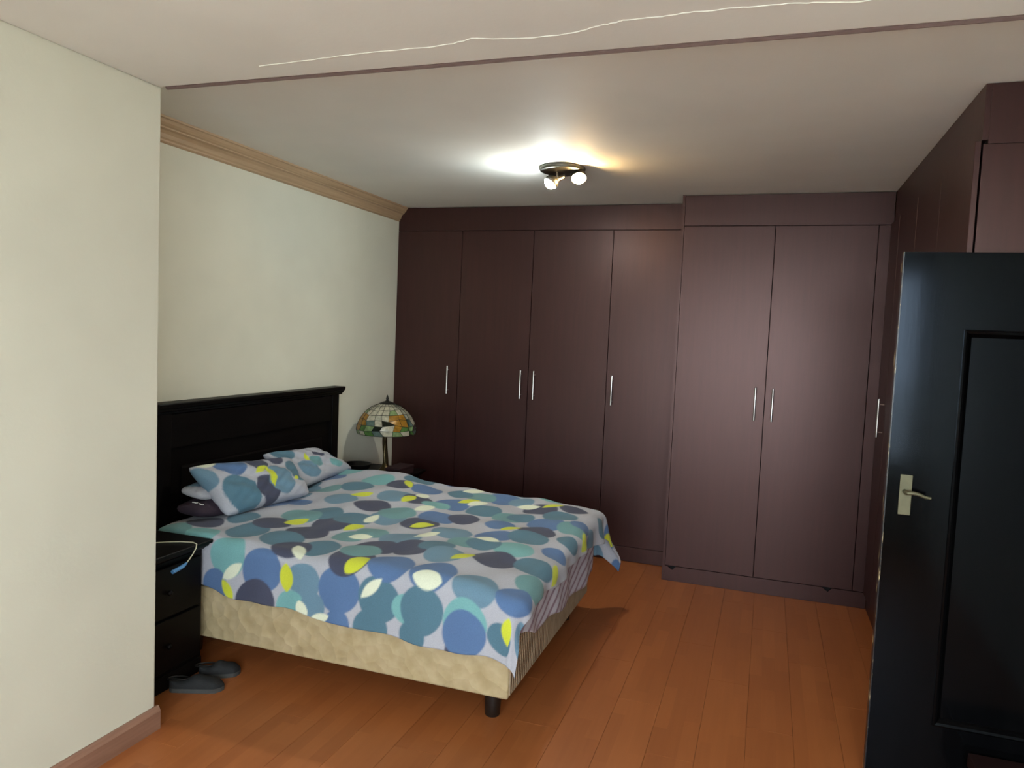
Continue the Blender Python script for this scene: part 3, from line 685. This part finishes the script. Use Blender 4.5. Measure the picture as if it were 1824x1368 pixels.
# ------------------------------------------------------------------ stained glass lamp
LX, LY = 0.271, -0.60
la = thing('table_lamp', 'stained glass dome table lamp with bronze tree-trunk stem', 'lamp', (LX, LY, 0.60))
MB().lathe([(0, 0.601), (0.058, 0.601), (0.060, 0.608), (0.052, 0.620), (0.038, 0.634), (0.026, 0.652), (0.018, 0.675), (0, 0.675)], LX, LY, 28).build('base', M['bronze'], la, True)
b = MB()
for k in range(3):
    pts = []
    for i in range(15):
        z = 0.655 + i * 0.0225; ph = k * 2.094 + z * 9.0
        pts.append((LX + 0.010 * math.sin(z * 13 + 0.3) + 0.009 * math.cos(ph), LY + 0.009 * math.sin(ph), z))
    b.tube(pts, [0.013 - 0.0003 * i for i in range(15)], 8)
b.build('stem', M['bronze'], la, True)
prof = [(0.045, 1.116), (0.085, 1.102), (0.122, 1.082), (0.158, 1.052), (0.190, 1.012), (0.212, 0.966), (0.220, 0.922), (0.214, 0.896)]
def shade_pt(q, ang, off=0.0):
    q = min(max(q, 0), len(prof) - 1.0001); i = int(q); f = q - i
    r = prof[i][0] + (prof[i + 1][0] - prof[i][0]) * f; z = prof[i][1] + (prof[i + 1][1] - prof[i][1]) * f
    dr_, dz_ = prof[i + 1][0] - prof[i][0], prof[i + 1][1] - prof[i][1]; L = math.hypot(dr_, dz_); nr, nz_ = -dz_ / L, dr_ / L
    r += nr * off; z += nz_ * off
    return (LX + r * math.cos(ang), LY + r * math.sin(ang), z)
shd = MB()
rings = [0.0, 1.25, 2.3, 3.25, 4.1, 4.95, 5.8, 7.0]
NS = 20
came = MB()
def qpt(k, j, off=0.0):
    jit = random.Random(k * 131 + (j % NS) * 17)
    q = rings[k] + (0 if k in (0, 7) else jit.uniform(-0.22, 0.22)); a = 2 * math.pi * (j + (0.5 if k >= 4 and k % 2 else 0) * 0.6) / NS + (0 if k < 2 else jit.uniform(-0.07, 0.07))
    return q, a
lines = []
for k in range(len(rings) - 1):
    for j in range(NS): lines.append((qpt(k, j), qpt(k + 1, j))); lines.append((qpt(k + 1, j), qpt(k + 1, j + 1)))
for j in range(NS): lines.append((qpt(0, j), qpt(0, j + 1)))
for (q0, a0), (q1, a1) in lines:
    if a1 - a0 > math.pi: a1 -= 2 * math.pi
    if a0 - a1 > math.pi: a1 += 2 * math.pi
    came.tube([shade_pt(q0 + (q1 - q0) * f, a0 + (a1 - a0) * f, 0.001) for f in (0, .5, 1)], 0.0016, 4)
shade = came.build('shade', M['lead'], la)
def pane_colour(k, j):
    """cream crown, amber blooms in the middle, green leaves and pale glass towards the rim"""
    g = (j + 3) % 5
    if k <= 1: return pr_.choice(['cream', 'pale'])
    if k == 2: return 'cream' if g else 'leaf'
    if k == 3: return ['amber', 'amber', 'cream', 'pale', 'cream'][g]
    if k == 4: return ['amber', 'amber', 'teal', 'cream', 'dark'][g]
    if k == 5: return ['amber', 'green', 'leaf', 'dark', 'cream'][g]
    return ['leaf', 'cream', 'green', 'teal', 'cream'][g]
pr_ = random.Random(5)
for k in range(len(rings) - 1):
    for j in range(NS):
        c4 = [qpt(k, j), qpt(k, j + 1), qpt(k + 1, j + 1), qpt(k + 1, j)]
        aa = [c[1] for c in c4]
        if j == NS - 1: aa[1] += 2 * math.pi; aa[2] += 2 * math.pi
        b = MB(); G_ = 3; vv = {}
        for side, off in ((0, 0.0005), (1, -0.002)):
            for i in range(G_):
                for l in range(G_):
                    f, g = i / (G_ - 1), l / (G_ - 1)
                    q = (c4[0][0] * (1 - f) + c4[1][0] * f) * (1 - g) + (c4[3][0] * (1 - f) + c4[2][0] * f) * g
                    an = (aa[0] * (1 - f) + aa[1] * f) * (1 - g) + (aa[3] * (1 - f) + aa[2] * f) * g
                    vv[side, i, l] = b.bm.verts.new(shade_pt(q, an, off))
        for i in range(G_ - 1):
            for l in range(G_ - 1):
                b.bm.faces.new((vv[0, i, l], vv[0, i + 1, l], vv[0, i + 1, l + 1], vv[0, i, l + 1]))
                b.bm.faces.new((vv[1, i, l], vv[1, i, l + 1], vv[1, i + 1, l + 1], vv[1, i + 1, l]))
        b.build('pane', GL[pane_colour(k, j)], shade, True)
MB().lathe([(0.060, 1.112), (0.056, 1.118), (0.035, 1.127), (0.014, 1.134), (0.008, 1.142), (0.011, 1.150), (0.008, 1.160), (0.003, 1.176), (0, 1.180)], LX, LY, 24).build('finial_cap', M['lead'], la, True)
MB().tube([(LX, LY, 0.965), (LX, LY, 1.115)], 0.006, 8).build('rod', M['bronze'], la)

# things beside the lamp
b = MB().lathe([(0, 0.601), (0.045, 0.601), (0.050, 0.606), (0.075, 0.628), (0.098, 0.668), (0.102, 0.678), (0.097, 0.679), (0.090, 0.668), (0.068, 0.634), (0.045, 0.612), (0, 0.610)], 0.125, -0.755, 32)
tag(b.build('bowl', M['plasticblk'], None, True), 'round black bowl beside the stained glass lamp', 'bowl')
jb = thing('trinket_box', 'small dark maroon box in front of the lamp on the nightstand', 'box', (0.39, -0.62, 0.60))
MB().box(0.338, 0.455, -0.72, -0.50, 0.601, 0.645, 0.003).build('body', M['maroon'], jb); MB().box(0.335, 0.458, -0.723, -0.497, 0.6455, 0.664, 0.005).build('lid', M['maroon'], jb)

# ------------------------------------------------------------------ ceiling light
CX, CY = 1.70, -1.21
cl = thing('ceiling_light', 'round ceiling light with two lit spot bulbs, one cool and one warm', 'ceiling light', (CX, CY, 2.60))
MB().lathe([(0, 2.649), (0.134, 2.649), (0.136, 2.640), (0.130, 2.628), (0.120, 2.624), (0, 2.622)], CX, CY, 48).build('canopy', M['nickel'], cl, True)
def spot(stem, joint, back, bulb, br, mat, aim):
    MB().tube([stem, joint], 0.006, 8).build('stem', M['steel'], cl, True)
    d = (Vector(bulb) - Vector(back)); L = d.length; d.normalize()
    pts = [Vector(back), Vector(back) + d * 0.004, Vector(back) + d * (L - br * 0.75)]
    MB().tube(pts, [0.010, 0.017, 0.021], 16).build('spot_holder', M['steel'], cl, True)
    MB().sphere(bulb, br, 3).build('bulb', mat, cl, True)
    # reflector cup behind the bulb, open towards the room
    ax = Vector(aim).normalized(); R0 = br * 1.16; prof_ = []
    for k in range(11):
        a = math.radians(102 - 10.2 * k); prof_.append((R0 * math.sin(a), R0 * math.cos(a)))
    prof_[-1] = (0.0, R0)
    cup = MB().lathe([(r, -z) for r, z in prof_], 0, 0, 32)
    Q = Vector((0, 0, 1)).rotation_difference(ax).to_matrix().to_4x4()
    o = cup.build('reflector', M['nickel'], None, True, Matrix.Translation(bulb) @ Q)
    so_ = o.modifiers.new('thickness', 'SOLIDIFY'); so_.thickness = 0.0015; so_.offset = 1
    o.data.transform(Matrix.Translation(-wloc(cl))); o.parent = cl
spot((1.675, -1.23, 2.624), (1.680, -1.235, 2.590), (1.712, -1.20, 2.604), (1.645, -1.245, 2.558), 0.036, m_emit('cool_bulb', (0.90, 1.0, 1.0, 1), BULB_COOL), (-0.46, -0.36, -0.81))
spot((1.745, -1.18, 2.624), (1.755, -1.185, 2.605), (1.762, -1.13, 2.608), (1.803, -1.215, 2.590), 0.038, m_emit('warm_bulb', (1.0, 0.66, 0.30, 1), BULB_WARM), (0.22, -0.50, -0.80))

# ------------------------------------------------------------------ shoes on the floor by the near nightstand
def shoe(label, toe, heel, flip):
    toe, heel = Vector(toe), Vector(heel); d = toe - heel; L = d.length; ang = math.atan2(d.y, d.x)
    r = thing('shoe', label, 'shoe', (heel.x, heel.y, 0), 'pair of dark shoes by the nightstand')
    X = Matrix.Translation((heel.x, heel.y, 0)) @ Matrix.Rotation(ang, 4, 'Z')
    def outline(f):        # half widths along the shoe
        return (0.030 + 0.012 * math.sin(f * 2.6 - 0.3)) * min(1, (f / 0.06) ** 0.5 if f < 0.06 else 1, ((1 - f) / 0.14) ** 0.5 if f > 0.86 else 1)
    N = 26; fs = [0.002 + 0.996 * i / (N - 1) for i in range(N)]
    out = [(f * L, outline(f) + 0.004 * flip * math.sin(f * 3)) for f in fs] + [(f * L, -outline(f) + 0.004 * flip * math.sin(f * 3)) for f in reversed(fs)]
    MB().prism(out, 'z', 0.001, 0.020).build('sole', M['sole'], r, xf=X)
    b = MB(); rr = []
    for i, f in enumerate(fs):
        hgt = 0.022 + (0.040 * math.exp(-((f - 0.50) / 0.20) ** 2) + 0.028 * math.exp(-((f - 0.02) / 0.22) ** 2) + 0.022 * math.exp(-((f - 0.80) / 0.16) ** 2)) * (1 if f < .93 else (1 - f) / .07)
        w = outline(f) * 0.95; c = 0.004 * flip * math.sin(f * 3)
        rr.append([b.bm.verts.new((f * L, c + w * math.cos(a), 0.019 + (hgt - 0.012) * max(0, math.sin(a)) ** 0.7)) for a in [math.pi * k / 10 for k in range(11)]])
    for p, q in zip(rr, rr[1:]):
        for k in range(10): b.bm.faces.new((p[k], q[k], q[k + 1], p[k + 1]))
    b.bm.faces.new(rr[0]); b.bm.faces.new(list(reversed(rr[-1])))
    b.build('upper', M['shoe'], r, True, X)
    b = MB(); b.tube([(L * 0.16 + 0.045 * math.cos(a) * 1.0, 0.020 * math.sin(a), 0.055) for a in [2 * math.pi * k / 20 for k in range(21)]], 0.004, 6)
    b.build('collar', M['plasticblk'], r, True, X)
    for k in range(3):
        f = 0.40 + 0.08 * k
        MB().tube([(f * L, -0.018, 0.050 - .004 * k), (f * L + 0.004, 0, 0.061 - .006 * k), (f * L, 0.018, 0.050 - .004 * k)], 0.0028, 6).build('lace', M['sole'], r, True, X)
shoe('dark grey lace-up shoe nearer the jutting wall', (0.668, -2.790), (0.452, -2.892), 1)
shoe('dark grey lace-up shoe nearer the bed', (0.625, -2.625), (0.475, -2.735), -1)
